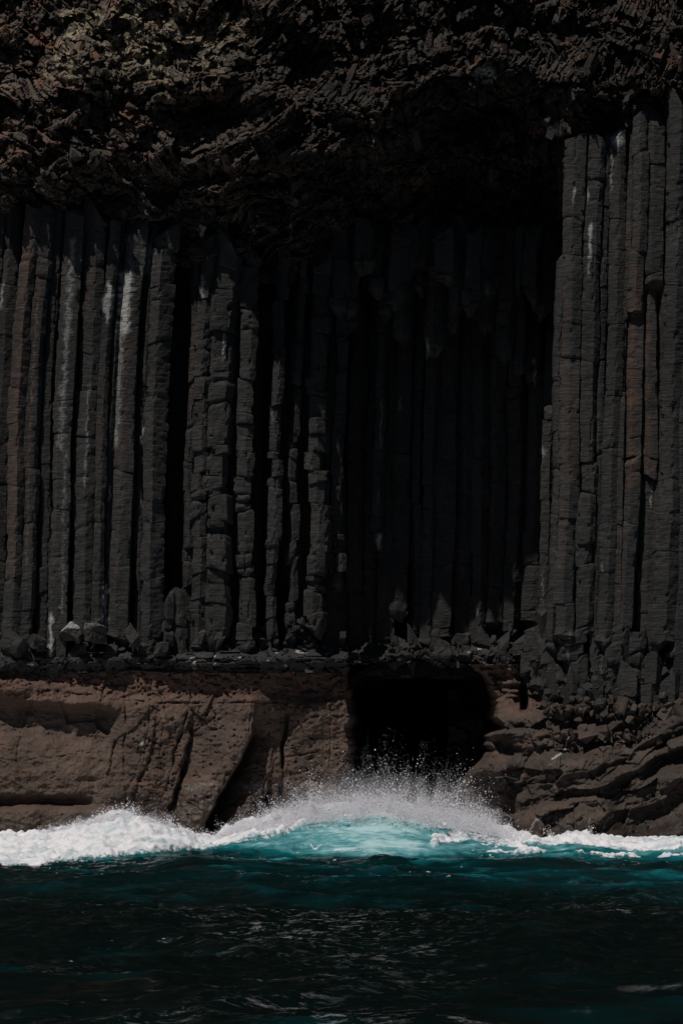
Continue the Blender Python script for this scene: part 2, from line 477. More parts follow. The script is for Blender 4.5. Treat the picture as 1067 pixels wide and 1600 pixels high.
def patch(u, v, tab, seed):
    r = np.zeros_like(u)
    for (a, v0, v1, w, s) in tab:
        # the streaks follow the lean of the columns
        c = a + lean(v, a) - lean((v0 + v1) / 2., a)
        s = s * (.6 if 530 < a < 862 else .85)
        w = w * (.55 + .75 * np.abs(vn(v / 11., a, 0, 5)) + .25 * vn(v / 3., a, 0, 6))
        g = np.exp(-((u - c + 2 * vn(v / 6., a, 0, 7)) / w) ** 2 * 1.2) * sst(v0 - 12, v0 + 6, v) * sst(v1 + 18, v1 - 8, v)
        r = np.maximum(r, s * g)
    return np.clip(r, 0, 1)

def lean(v, u0):
    a = np.interp(u0, [-200, 0, 300, 600, 1067], [26, 24, 18, 12, 7])
    b = np.interp(u0, [-200, 0, 300, 600, 1067], [9, 9, 3, 4, 14])
    t = (700 - np.asarray(v, float)) / 350.
    return np.where(t > 0, a * t * (.8 + .2 * t), b * t * np.abs(t) ** .3)

def column(parent, u0, w, yf, vt, vb, seed, blocky=0.3, n=6, rot0=None, foot=0.0, tint=0.0, striae=1.0, name='column'):
    r = np.random.default_rng(seed)
    k0 = (CAM_D + yf) / F_PX
    R = w * .5 * k0 * 1.06
    yc = yf + R * .9
    kc = (CAM_D + yc) / F_PX
    zt, zb = CAM_H + (HOR - vt) * kc, CAM_H + (HOR - vb) * kc
    z = np.arange(zb, zt, .036)
    joints = []
    q = zb + r.uniform(.05, .5)
    while q < zt - .1:
        joints.append(q); q += r.uniform(.2, .95) * (2.3 - 1.5 * blocky) + (r.random() < .2) * .7
    for j in joints: z = np.append(z, [j - .012, j, j + .012])
    z = np.unique(np.round(z, 4)); z = z[(z >= zb) & (z <= zt)]
    joints = np.array(joints)
    seg = np.searchsorted(joints, z)
    ns = len(joints) + 1
    sx = r.normal(0, .004 + .026 * blocky, ns); sy = r.normal(0, .006 + .025 * blocky, ns)
    sc = 1 + r.normal(0, .010 + .03 * blocky, ns); srot = r.normal(0, .012 + .05 * blocky, ns)
    k = 7
    rot0 = (-math.pi / 2 + r.normal(0, .2) + (math.pi / n if r.random() < (.2 if u0 < 560 else .5) else 0)) if rot0 is None else rot0
    ang = rot0 + np.arange(n) * 2 * math.pi / n + r.normal(0, .12, n)
    rad = R * (1 + r.normal(0, .07, n))
    cr = 1 + r.normal(0, .015 + .05 * blocky, (ns, n))           # corners wander from block to block
    t = (np.arange(k) / k)
    A = np.repeat(np.arange(n), k); B = (A + 1) % n; T = np.tile(t, n)
    corner = np.minimum(T, 1 - T)                                # 0 at corners
    grow = 1 + .09 * vn(z * .55, seed * 3.3, 0, 71) + .05 * vn(z * 1.6, seed * 3.3, 0, 72)
    a_s = ang[None, :] + srot[seg][:, None]
    cxp = np.cos(a_s) * rad * cr[seg] * (sc[seg] * grow)[:, None]; cyp = np.sin(a_s) * rad * cr[seg] * (sc[seg] * grow)[:, None]
    px = cxp[:, A] * (1 - T) + cxp[:, B] * T; py = cyp[:, A] * (1 - T) + cyp[:, B] * T
    rr = np.sqrt(px ** 2 + py ** 2) + 1e-6
    nx, ny = px / rr, py / rr
    Z = z[:, None] + 0 * px
    # weathering
    jd = np.min(np.abs(z[:, None] - joints[None, :]), 1) if len(joints) else np.full(len(z), 9.)
    wx = px + u0 * .37; wy = py + seed * 1.7
    amp = r.uniform(.4, 1.2, ns)[seg][:, None]
    d = -(.006 + .016 * blocky) * np.exp(-(jd / .014) ** 2)[:, None] * np.clip(.5 + 1.4 * vn(wx * 3, wy * 3, Z * 3, 61), 0, 2)
    d += (.022 + .03 * blocky) * fbm(wx * 2.6, wy * 2.6, Z * 2.2, 5, 62) * amp
    d += .006 * striae * vn(wx * 2.6, wy * 2.6, Z * 15, 63) + .004 * striae * vn(wx * 7, wy * 7, Z * 30, 64) + .012 * fbm(wx * 9, wy * 9, Z * 7, 3, 75)
    chip = sst(.05, .5, fbm(wx * 3, wy * 3, Z * 4.5, 3, 65))
    d -= (.03 + .06 * blocky) * chip * sst(.22, .0, corner)[None, :] * R / .25
    nearj = np.exp(-(jd / .06) ** 2)[:, None]
    d -= (.012 + .05 * blocky) * nearj * sst(.15, .7, vn(wx * 4, wy * 4, Z * 1.5, 66)) 
    if foot:                                                     # the flared, broken foot
        ft = sst(foot, 0, z - zb)[:, None]
        d += .10 * ft * fbm(wx * 2, wy * 2, Z * 2, 3, 67) + .04 * ft - .16 * sst(.22, 0, z - zb)[:, None]
        fx, fy, fc = facets((wx + wy) * 4., Z * 4., 68, .05, .15)
        d += ft * fx * .8
    vz = HOR - (z - CAM_H) / kc
    ax = (u0 + lean(vz, u0) - 533.5) * kc + .05 * vn(z * .35, seed, 0, 69) + r.normal(0, .02) * (vz - 700) / 300 + sx[seg] + .0
    X = ax[:, None] + px + nx * d
    Yv = yc + sy[seg][:, None] + py + ny * d + .03 * vn(z * .5, seed + 9, 0, 70)[:, None]
    nr_, nc_ = Z.shape
    if len(joints) > 1:
        Z = Z + (np.interp(z, joints, r.normal(0, .05, len(joints)))[:, None] * px + np.interp(z, joints, r.normal(0, .04, len(joints)))[:, None] * py) / R * .8
        Z = Z + .03 * vn(wx * 2.5, wy * 2.5, z[:, None] * .8, 76)
    rim = (.30 * R / .25) * (.6 * vn(wx * 3.1, wy * 3.1, 0, 74) + nx * r.normal(0, .5) + ny * r.normal(0, .3))
    Z = Z + rim * sst(zt - .3, zt, z)[:, None] + .6 * rim[:, ::-1] * sst(zb + .3, zb, z)[:, None]
    verts = np.stack([X, Yv, Z], -1).reshape(-1, 3)
    F = grid_faces(nr_, nc_, True)
    cb = verts[:nc_].mean(0); ct = verts[-nc_:].mean(0)
    cb[2] -= .05; ct[2] += .1
    base = len(verts)
    verts = np.concatenate([verts, [cb, ct]])
    tr = [(i, base, (i + 1) % nc_) for i in range(nc_)] + [(base - nc_ + i, base - nc_ + (i + 1) % nc_, base + 1) for i in range(nc_)]
    tr = [(a_, c_, b_) for (a_, b_, c_) in tr]
    uu_, vv_ = UV(verts[:, 0], verts[:, 1], verts[:, 2])
    st = patch(uu_, vv_, STREAKS, 1); ru = patch(uu_, vv_, RUSTS, 2)
    ti = np.concatenate([np.repeat(r.normal(tint, .06 + .1 * blocky, ns)[seg], nc_), [tint, tint]]).clip(-1, 1)
    o = (float(ax[0]), float(yc), float(zb))
    return mesh(name, verts, F, tr, M_BAS, parent, o, dict(tint=ti, rust=ru, stain=st, lichen=st * 0, wet=st * 0))

wall_left = thing('column_wall', 'wall of tall leaning basalt columns left of the cave, feet on brown tuff', 'basalt columns', P(180, 1040, .8), 'cliff walls of basalt columns')
wall_back = thing('column_wall', 'shadowed basalt columns hanging over the black cave mouth, only their feet sunlit', 'basalt columns', P(710, 1035, 5.2), 'cliff walls of basalt columns')
wall_right = thing('column_wall', 'upright basalt columns with rusty patches on the buttress right of the cave', 'basalt columns', P(960, 1090, 0), 'cliff walls of basalt columns')

# u centre at row 700, width, depth change, foot row, blocky, tint (sunlit columns painted lighter, dim or turned-away ones darker)
LEFT = [(3, 26, .10, 1025, .1, -.5), (26, 25, -.12, 1020, .15, .35), (47, 24, -.02, 1030, .2, 0), (70, 22, .12, 1015, .15, -.25), (96, 27, -.05, 1030, .15, .35),
        (133, 30, .0, 975, .15, 0), (157, 16, -.02, 970, .2, .1), (169, 14, .12, 965, .2, -.1), (191, 32, -.05, 985, .1, .25), (219, 17, .12, 1000, .3, -.05),
        (241, 31, -.12, 1010, .45, .1), (298, 18, .22, 1005, .8, -.2), (312, 24, .0, 1000, 1., .05), (340, 33, -.12, 985, 1., .1), (382, 25, -.1, 1000, 1., .05),
        (427, 18, .0, 985, 1., 0), (458, 14, .05, 990, 1., -.2), (495, 27, -.2, 965, 1., .1), (528, 18, -.05, 900, 1., 0)]
sd_ = 100
for (u, w, dy, vb, bl, ti) in LEFT:
    sd_ += 1
    column(wall_left, u, w * 1.14, float(ip(u, WALL)) + dy * 1.3, float(ip(u + 20, VEND)) - 25, vb + 26, sd_, bl + .12, 6 if sd_ % 3 else 5, None, .55, ti)
for u in range(-130, -5, 26):
    sd_ += 1
    column(wall_left, u, 29, float(ip(u, WALL)) + random.Random(u).uniform(-.1, .15), 325, 1025, sd_, .2, 6, None, .4, 0)
for u in list(range(-120, 540, 30)):      # the row behind, tinted darker to paint shade into the gaps
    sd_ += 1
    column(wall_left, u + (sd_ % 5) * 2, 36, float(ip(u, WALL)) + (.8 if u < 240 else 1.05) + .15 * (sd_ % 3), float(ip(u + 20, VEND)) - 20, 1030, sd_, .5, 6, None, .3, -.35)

BACK = [(556, 26, .1, 1030), (578, 24, .25, 1030), (603, 24, .0, 1010), (629, 28, -.1, 968), (652, 22, .25, 1005), (673, 26, .0, 1015), (699, 29, -.12, 1010),
        (726, 24, .1, 1022), (748, 26, -.05, 1015), (777, 30, .0, 985), (805, 27, -.05, 1000), (835, 24, -.1, 985), (862, 26, -.25, 1010), (888, 28, -.2, 1010), (912, 28, .0, 1010)]
for (u, w, dy, vb) in BACK:
    sd_ += 1
    column(wall_back, u, w * 1.14, (4.35 if u > 540 else 4.2) + dy - (.15 if u > 850 else 0), 400, vb, sd_, .55, 6, None, .5, -.15)  # tint lowered to paint extra shade into the recess
for i, (u, w, vb, dy) in enumerate([(490, 26, 470, 1.2), (520, 26, 500, 1.0), (548, 24, 520, .9), (575, 27, 452, .8), (603, 24, 500, .9), (630, 26, 540, .8), (655, 24, 460, .7), (682, 28, 555, .8),
                                    (708, 25, 520, .75), (735, 27, 470, .6), (762, 27, 520, .7), (790, 26, 560, .7), (812, 22, 585, .6), (840, 22, 600, .3), (598, 16, 858, .35)]):
    sd_ += 1
    column(wall_back, u - 8, w * 1.1, 4.35 - dy * 1.5, 385, vb, sd_, .7, 5 + i % 2, None, .2, .3, name='broken_column')

rs_ = random.Random(5)
for i, u in enumerate(range(500, 850, 19)):      # the stepped, broken ends under the roof of the recess
    sd_ += 1
    column(wall_back, u, rs_.uniform(24, 38), 2.9 - .9 * rs_.random() + (.3 if u > 760 else 0), 360, rs_.uniform(418, 500) + (18 if u > 700 else 0), sd_, .8, 5 + i % 2, None, .2, -.1, name='broken_column')
RIGHT = [(889, 31, -.05, 1010, .5, .15), (918, 26, -.02, 1000, .6, .1), (938, 14, .16, 1010, .3, 0), (956, 25, -.02, 1015, .25, -.1), (972, 11, .06, 1000, .3, .2),
          (1043, 36, -.10, 1020, .35, 0), (1073, 26, .0, 1035, .4, 0), (858, 18, .9, 1020, .4, -.1), (872, 18, .35, 1030, .4, .05),
         (1102, 32, -.05, 1040, .3, 0), (1134, 32, .05, 1040, .3, 0), (1166, 32, -.02, 1040, .3, 0), (1198, 32, .05, 1040, .3, 0)]
RIGHT_BROKEN = [(989, 25, -.10, 180, 486, .35, .2), (990, 24, .04, 470, 716, .2, .3), (988, 25, -.04, 718, 985, .35, .1), (1014, 25, -.08, 180, 452, .2, .0), (1014, 27, .06, 440, 738, .2, .1), (1013, 26, .2, 720, 990, .15, .15)]
for (u, w, dy, vt, vb, bl, ti) in RIGHT_BROKEN:
    sd_ += 1
    column(wall_right, u, w * 1.14, dy, vt, vb, sd_, bl, 6, .3, 0, ti, name='broken_column')
for (u, w, dy, vb, bl, ti) in RIGHT:
    sd_ += 1
    vt = float(ip(u + 8, VEND)) - 20 if u > 880 else (640 if u < 860 else 400)
    column(wall_right, u, w * 1.14, .0 + dy, vt, vb, sd_, bl, 6, None, .5, ti)
for u in range(905, 1210, 30):
    sd_ += 1
    column(wall_right, u, 36, .42 + .1 * (sd_ % 3), float(ip(u + 8, VEND)) - 20, 1060, sd_, .5, 6, None, .3, -.3)  # back row: darker tint stands for the shade behind the front columns

# ------------------------------------------------------------------ boulders and broken feet
def boulder(name, u, v, y, s, seed, parent=None, tint=0.0, stain=0.0, rust=0.0, mat=None, squash=(1, 1, 1), rnd=.35):
    """an angular weathered block, finely displaced"""
    r = np.random.default_rng(seed)
    import bmesh
    bm = bmesh.new()
    bmesh.ops.create_icosphere(bm, subdivisions=5, radius=1)
    co = np.array([list(q.co) for q in bm.verts]); fs = np.array([[q.index for q in t.verts] for t in bm.faces]); bm.free()
    pn = r.normal(size=(9, 3)); pn /= np.linalg.norm(pn, axis=1, keepdims=True); ds = r.uniform(.72, 1.0, 9)
    q_ = rot(*r.normal(0, .25, 3)); pn = np.concatenate([pn, q_, -q_]); ds = np.concatenate([ds, r.uniform(.55, .75, 6)])
    dot = co @ pn.T
    lim = np.where(dot > .05, ds[None, :] / np.maximum(dot, .05), 9).min(1)
    rad = np.minimum(lim, 1.15)
    w = co * rad[:, None]
    w += co * (.20 * fbm(w[:, 0] * 2.5 + seed, w[:, 1] * 2.5, w[:, 2] * 2.5, 6, 81, .6))[:, None]
    w = w * np.array(squash) * s
    R = rot(r.normal(0, .2), r.normal(0, .25), r.uniform(0, 6.28)); w = w @ R.T
    o = P(u, v, y)
    stn = stain * sst(.1, .5, co @ np.array([.2, -.3, .9])) if stain else np.zeros(len(w))
    z_ = np.zeros(len(w))
    return mesh(name, w + np.array(o), tris=fs, mat=mat or M_BAS, parent=parent, origin=o, attrs=dict(tint=z_ + tint, stain=stn, rust=z_ + rust, lichen=z_, wet=z_))

BG = 'boulders on the ledge at the column feet'
for (u, v, y, s, sq, ti, st, lab) in [
    (112, 985, .25, .36, (1, .8, .75), .35, .9, 'pale flat-topped boulder splashed with white guano at the left column feet'),
    (150, 985, .30, .40, (1, .8, .8), .15, .35, 'slanted grey boulder just right of the white-splashed flat boulder'),
    (208, 990, .45, .30, (.8, .8, 1.3), .25, .1, 'squared upright block standing alone right of the slanted boulder'),
    (252, 1010, .62, .26, (.8, .8, 1.0), .35, 0, 'smooth brownish knob of rock where the ledge meets the tall dark gap'),
    (58, 1000, .25, .32, (1, .8, .9), -.3, 0, 'dark rounded block in shade between the two leftmost wide columns'),
    (22, 1005, .2, .42, (1, .7, .9), -.05, .1, 'squat dark block under the rusty column at the far left')]:
    tag(boulder('boulder', u, v + 4, y, s * .9, int(u) + 5, None, ti - .2, st, 0, None, sq), lab, 'boulder', BG)

k_ = 0
def stump(parent, u, v, y, s, sq, seed, vb):
    column(parent, u, s * sq[0] * 110, y - .1, v - s * sq[2] * 62, vb + (seed % 5) * 2, seed, .95, 5 + seed % 2, None, .5, .1, name='broken_stump')
for (u, v, y, s, sq) in [(180, 1015, .5, .22, (1, 1, .6)), (285, 960, .9, .30, (.8, .8, 1.5)), (266, 950, .85, .24, (.7, .7, 1.6)), (300, 1005, 1.1, .3, (1, 1, 1)), (330, 1000, 1.3, .35, (1, 1, 1.1)),
                         (365, 1008, 1.6, .38, (1, 1, .9)), (395, 1005, 1.9, .3, (1, 1, .9)), (425, 1000, 2.1, .28, (1, 1, 1)), (455, 985, 2.3, .3, (1, 1, 1)), (478, 1000, 2.5, .35, (1, 1, .9)), (230, 1018, .7, .2, (1, 1, .8)), (90, 1020, .35, .2, (1, 1, .7)), (130, 1020, .4, .25, (1, 1, .5))]:
    k_ += 1
    stump(wall_left, u, v, y, s, sq, 300 + k_, 1042)
for (u, v, y, s, sq) in [(622, 1015, 4.35, .3, (1, 1, .8)), (655, 1012, 4.35, .3, (1, 1, 1)), (690, 1018, 4.25, .32, (1, 1, .8)), (725, 1010, 4.25, .34, (1, 1, 1)), (760, 1015, 4.25, .32, (1, 1, 1)), (790, 1022, 4.15, .34, (1, 1, .8)),
                         (820, 1020, 4.05, .36, (1, 1, 1)), (770, 1040, 3.95, .25, (1.4, 1, .6))]:
    k_ += 1
    stump(wall_back, u, v, y, s, sq, 300 + k_, 1034)
for (u, v, y, s, sq) in [(860, 1030, .7, .38, (.8, 1, 1.4)), (878, 1055, .35, .42, (.9, 1, 1.2)), (905, 1020, .1, .40, (.9, 1, 1.3)), (915, 1065, -.05, .40, (.7, 1, 1.5)), (935, 1010, .15, .3, (.7, 1, 1.6)),
                         (945, 1060, -.05, .34, (.8, 1, 1.2)), (965, 1040, -.02, .38, (.7, .9, 1.5)), (985, 1000, .05, .33, (1, 1, 1.2)), (990, 1070, -.15, .34, (1, 1, 1.1)), (1008, 1030, -.02, .4, (.8, 1, 1.4)),
                         (1035, 1065, -.1, .42, (.9, 1, 1.2)), (1055, 1080, -.15, .36, (1, 1, .8)), (1080, 1060, -.05, .45, (1, 1, 1)), (840, 1010, 1.6, .34, (.8, 1, 1.2)), (1120, 1070, -.1, .5, (1, 1, 1)), (1170, 1070, -.1, .5, (1, 1, 1))]:
    k_ += 1
    stump(wall_right, u, v, y, s, sq, 300 + k_, v + 52)

def back_ledge():
    us2 = np.arange(528, 872, 1.5); vs2 = np.arange(1004, 1062, 1.5)
    U, V = np.meshgrid(us2, vs2)
    bot = ip(U, [(530, 1044), (590, 1034), (640, 1027), (735, 1026), (766, 1038), (790, 1046), (870, 1046)]) + 6 * vn(U / 26., 0, seed=112) + 2 * vn(U / 7., 0, seed=113)
    Y = 4.1 + .35 * sst(1025, 1008, V) - .16 * fbm(U / 22., V / 12., 0, 4, 211) + 3.0 * sst(0, 9, V - bot)
    f, ed, c = facets(U / 20., V / 11., 213, .10, .2)
    Y += f + .03 * fbm(U / 3., V / 3., 0, 3, 214)
    x, y, z = P(U, V, Y); z0 = U * 0
    mesh('ledge', np.stack([x, y, z], -1).reshape(-1, 3), grid_faces(len(vs2), len(us2)), mat=M_BAS, parent=wall_back, origin=tuple(wall_back.location), attrs=dict(tint=z0 + .2, rust=z0, lichen=z0, stain=.8 * sst(.5, .6, fbm(U / 16., V / 6., 0, 3, 116)), wet=z0))
back_ledge()

def foot_rubble(parent, n, u0, u1, vf, spread, yf, size, seed):
    r = np.random.default_rng(seed)
    vv_, ff_, off, ti = [], [], 0, []
    for i in range(n):
        u = r.uniform(u0, u1); v = vf(u) + r.normal(0, spread)
        s = float(np.clip(math.exp(r.normal(math.log(size), .5)), .04, .34)); tv, tf = TEMPL[int(r.integers(36))]
        tilt = rot(r.normal(0, .35), r.normal(0, .35), r.uniform(0, 6.28)) if r.random() < .7 else rot(*r.uniform(0, 6.28, 3))
        w = (tv * s * np.array([r.uniform(.7, 1.1), r.uniform(.7, 1.1), r.uniform(.6, 1.2)])) @ tilt.T + np.array(P(u, v, yf(u) + s * .3))
        vv_.append(w); ff_.append(tf + off); off += len(w); ti.append(np.full(len(w), r.normal(.0, .25)))
    ti = np.concatenate(ti).clip(-1, 1)
    tag(mesh('rock_rubble', np.concatenate(vv_), tris=np.concatenate(ff_), mat=M_BAS, parent=parent, origin=tuple(parent.location),
             attrs=dict(tint=ti, rust=ti * 0, lichen=ti * 0, stain=ti * 0, wet=ti * 0)), kind='stuff')
foot_rubble(wall_left, 150, -200, 540, lambda u: 1018, 12, lambda u: float(ip(u, WALL)) + .05, .065, 21)
foot_rubble(wall_left, 30, 270, 520, lambda u: 990, 16, lambda u: float(ip(u, WALL)) + .15, .09, 22)
foot_rubble(wall_back, 140, 610, 860, lambda u: 1022, 8, lambda u: 4.15, .07, 23)
foot_rubble(wall_right, 260, 850, 1220, lambda u: 1080, 16, lambda u: -.02, .10, 24)
foot_rubble(wall_right, 70, 835, 880, lambda u: 1020, 22, lambda u: .6, .12, 25)

# ------------------------------------------------------------------ brown tuff under the left columns
def seg_dist(u, v, poly):
    d = np.full(u.shape, 1e9)
    for (x0, y0), (x1, y1) in zip(poly[:-1], poly[1:]):
        L2 = (x1 - x0) ** 2 + (y1 - y0) ** 2
        t = np.clip(((u - x0) * (x1 - x0) + (v - y0) * (y1 - y0)) / L2, 0, 1)
        d = np.minimum(d, np.hypot(u - x0 - t * (x1 - x0), v - y0 - t * (y1 - y0)))
    return d

CRACKS = [([(198, 1050), (196, 1120), (195, 1235), (202, 1265)], 1.8, .14), ([(290, 1050), (298, 1090), (283, 1150), (268, 1200), (250, 1262)], 2.2, .2),
          ([(237, 1055), (234, 1120), (222, 1190), (197, 1238)], 1.3, .08), ([(302, 1125), (292, 1190), (272, 1240), (256, 1290)], 3.0, .25),
          ([(256, 1120), (250, 1190), (240, 1250)], 1.1, .06), ([(198, 1096), (260, 1099), (400, 1100), (440, 1097)], 2.0, .12), ([(520, 1100), (519, 1150), (517, 1220)], 1.6, .12),
          ([(447, 1092), (446, 1140), (440, 1190), (437, 1290)], 3.2, .35), ([(440, 1186), (480, 1175), (540, 1165)], 1.3, .08), ([(198, 1232), (270, 1222)], 1.0, .05), ([(330, 1100), (338, 1120), (300, 1150)], 1.3, .08),
          ([(236, 1156), (255, 1163)], 2, .1), ([(0, 1188), (80, 1184), (140, 1175)], 1.2, .06), ([(395, 1100), (392, 1170), (400, 1200)], 1.5, .1), ([(420, 1200), (412, 1240), (420, 1270)], 2.2, .16)]

def tuff():
    us = np.concatenate([np.arange(-400, -40, 5.), np.arange(-40, 566, 1.25)])
    vs_ = np.arange(1041, 1372, 1.25)
    U, V = np.meshgrid(us, vs_)
    w1 = 5 * fbm(U / 30., V / 30., 0, 3, 91); Uw = U + w1; Vw = V + 5 * fbm(U / 34., V / 30., 4, 3, 92)
    Y = np.interp(U, [-400, 0, 190, 300, 392, 440, 540], [.1, .28, .55, .82, 1.2, 1.85, 2.7]) - .75 * (np.clip(V - 1040, 0, None) / 290.) ** 1.3
    L = sst(205, 150, Uw)                                      # layered part on the far left
    dip = 26 * (Uw - 90) / 200.
    a = Vw - dip
    Y += L * (-.24 * sst(1052, 1080, a) * sst(1112, 1090, a) + .30 * sst(1096, 1112, a) * sst(1180, 1140, a) - .12 * sst(1166, 1210, a))
    Y += L * .32 * np.exp(-((Vw - 1253) / 7.) ** 2) * sst(160, 120, U) - L * .22 * sst(1258, 1268, Vw)
    # top lip and crumbly band
    Y += .7 * sst(1050, 1041, Vw) + .16 * sst(1040, 1050, Vw) * sst(1100, 1085, Vw)
    pock = sst(.25, .5, fbm(U / 7., V / 5., 0, 3, 93)) * sst(1105, 1075, V)
    Y += .07 * pock
    Y += .06 * sst(.42, .6, fbm(U / 6., V / 5., 3, 2, 94)) * sst(190, 220, U)
    # the big diagonal step that throws the black shadow
    e = np.interp(V, [1095, 1140, 1180, 1220, 1260, 1300, 1330], [399, 392, 377, 352, 332, 316, 308]) + 3 * vn(V / 14., 0, seed=95)
    d = U - e
    amt = sst(1100, 1165, V)
    Y += amt * sst(0, 3, d) * (1.25 * np.exp(-np.clip(d, 0, None) / 26.))
    Y += -amt * .28 * np.exp(-(np.minimum(d, 0) / 45.) ** 2) * (d <= 3)
    for pv, pu, am, ln_ in [([1110, 1180, 1240, 1290], [300, 290, 270, 256], .34, 16), ([1190, 1230, 1290], [424, 414, 420], .5, 12), ([1100, 1170, 1240], [247, 238, 206], .14, 12)]:
        d2 = U - np.interp(V, pv, pu) - 4 * vn(V / 16., pu[0], seed=144)
        Y += am * sst(pv[0] - 10, pv[0] + 60, V) * sst(0, 2.5, d2) * np.exp(-np.clip(d2, 0, None) / ln_)
    # small step right of 437
    Y += .12 * sst(437, 441, Uw) * np.exp(-np.clip(U - 437, 0, None) / 40.)
    for poly, wd, dp in CRACKS:
        q = seg_dist(Uw, Vw, [(x + 0., y) for x, y in poly])
        Y += dp * .9 * np.clip(.55 + .9 * vn(U / 17., V / 17., seed=int(dp * 1000)), .1, 1.3) * np.exp(-(q / (wd * .75)) ** 2)
    Y += .16 * fbm(U / 55., V / 45., 0, 4, 96) + .035 * fbm(U / 9., V / 7., 0, 4, 97) + .02 * fbm(U / 2.5, V / 2.0, 0, 2, 98) + .06 * np.abs(fbm(U / 16., V / 11., 0, 4, 98))
    f, ed, c = facets((Uw + .4 * Vw) / 60., (Vw - .2 * Uw) / 70., 99, .05, .10)
    Y += f
    edge = 541 + 8 * fbm(V / 20., 0 * V, 0, 4, 100)
    Y += 9 * sst(-1, 24, U - edge)
    x, y, z = P(U, V, Y)
    z0 = U * 0
    wet = sst(1232, 1246, V + 10 * fbm(U / 14., V / 10., 0, 3, 101)) * sst(190, 215, U) * .85 + sst(1268, 1280, V + 6 * vn(U / 12., 0, seed=4)) * sst(215, 190, U) * .5
    ru = .75 * sst(1130, 1050, V) + .3 * sst(.1, .4, fbm(U / 40., V / 14., 0, 3, 102))
    st = .35 * np.exp(-((V - 1228 + 8 * vn(U / 15., 0, seed=5)) / 9.) ** 2) * sst(240, 300, U)
    st = np.maximum(st, np.exp(-(((U - 222) / 4.) ** 2 + ((V - 1162) / 4.) ** 2)))
    tint = .5 * fbm(U / 26., V / 16., 0, 4, 103) - .1
    grey = sst(1050, 1040, V)
    tint = tint - .5 * grey
    t = thing('tuff_cliff', 'smooth brown tuff rock with slanting cracks under the left columns beside the cave', 'rock face', (0, 0, 0))
    mesh('rock_face', np.stack([x, y, z], -1).reshape(-1, 3), grid_faces(len(vs_), len(us)), mat=M_TUFF, parent=t, attrs=dict(tint=tint, rust=ru, lichen=z0, stain=st, wet=wet), smooth=True)
    # grey ledge on which the columns stand
    us2 = np.arange(-400, 545, 1.5); vs2 = np.arange(1008, 1052, 1.5)
    U, V = np.meshgrid(us2, vs2)
    Y = np.interp(U, [-400, 0, 255, 350, 434, 536], [.0, .12, .6, .85, 1.4, 2.4]) + .5 * sst(1030, 1012, V) - .12 * fbm(U / 22., V / 9., 0, 4, 111) + .3 * sst(1036, 1048, V + 5 * fbm(U / 26., 0 * U, 0, 4, 112) * 2)
    f, ed, c = facets(U / 34., V / 9., 113, .05, .08)
    Y += f + .02 * fbm(U / 3., V / 3., 0, 3, 114) + .1 * (ed < .05)
    x, y, z = P(U, V, Y)
    z0 = U * 0
    mesh('ledge', np.stack([x, y, z], -1).reshape(-1, 3), grid_faces(len(vs2), len(us2)), mat=M_BAS, parent=t, attrs=dict(tint=z0 + .2 + .4 * fbm(U / 12., V / 8., 0, 3, 115), rust=z0, lichen=z0, stain=.9 * sst(.5, .6, fbm(U / 16., V / 6., 0, 3, 116)), wet=z0))
tuff()

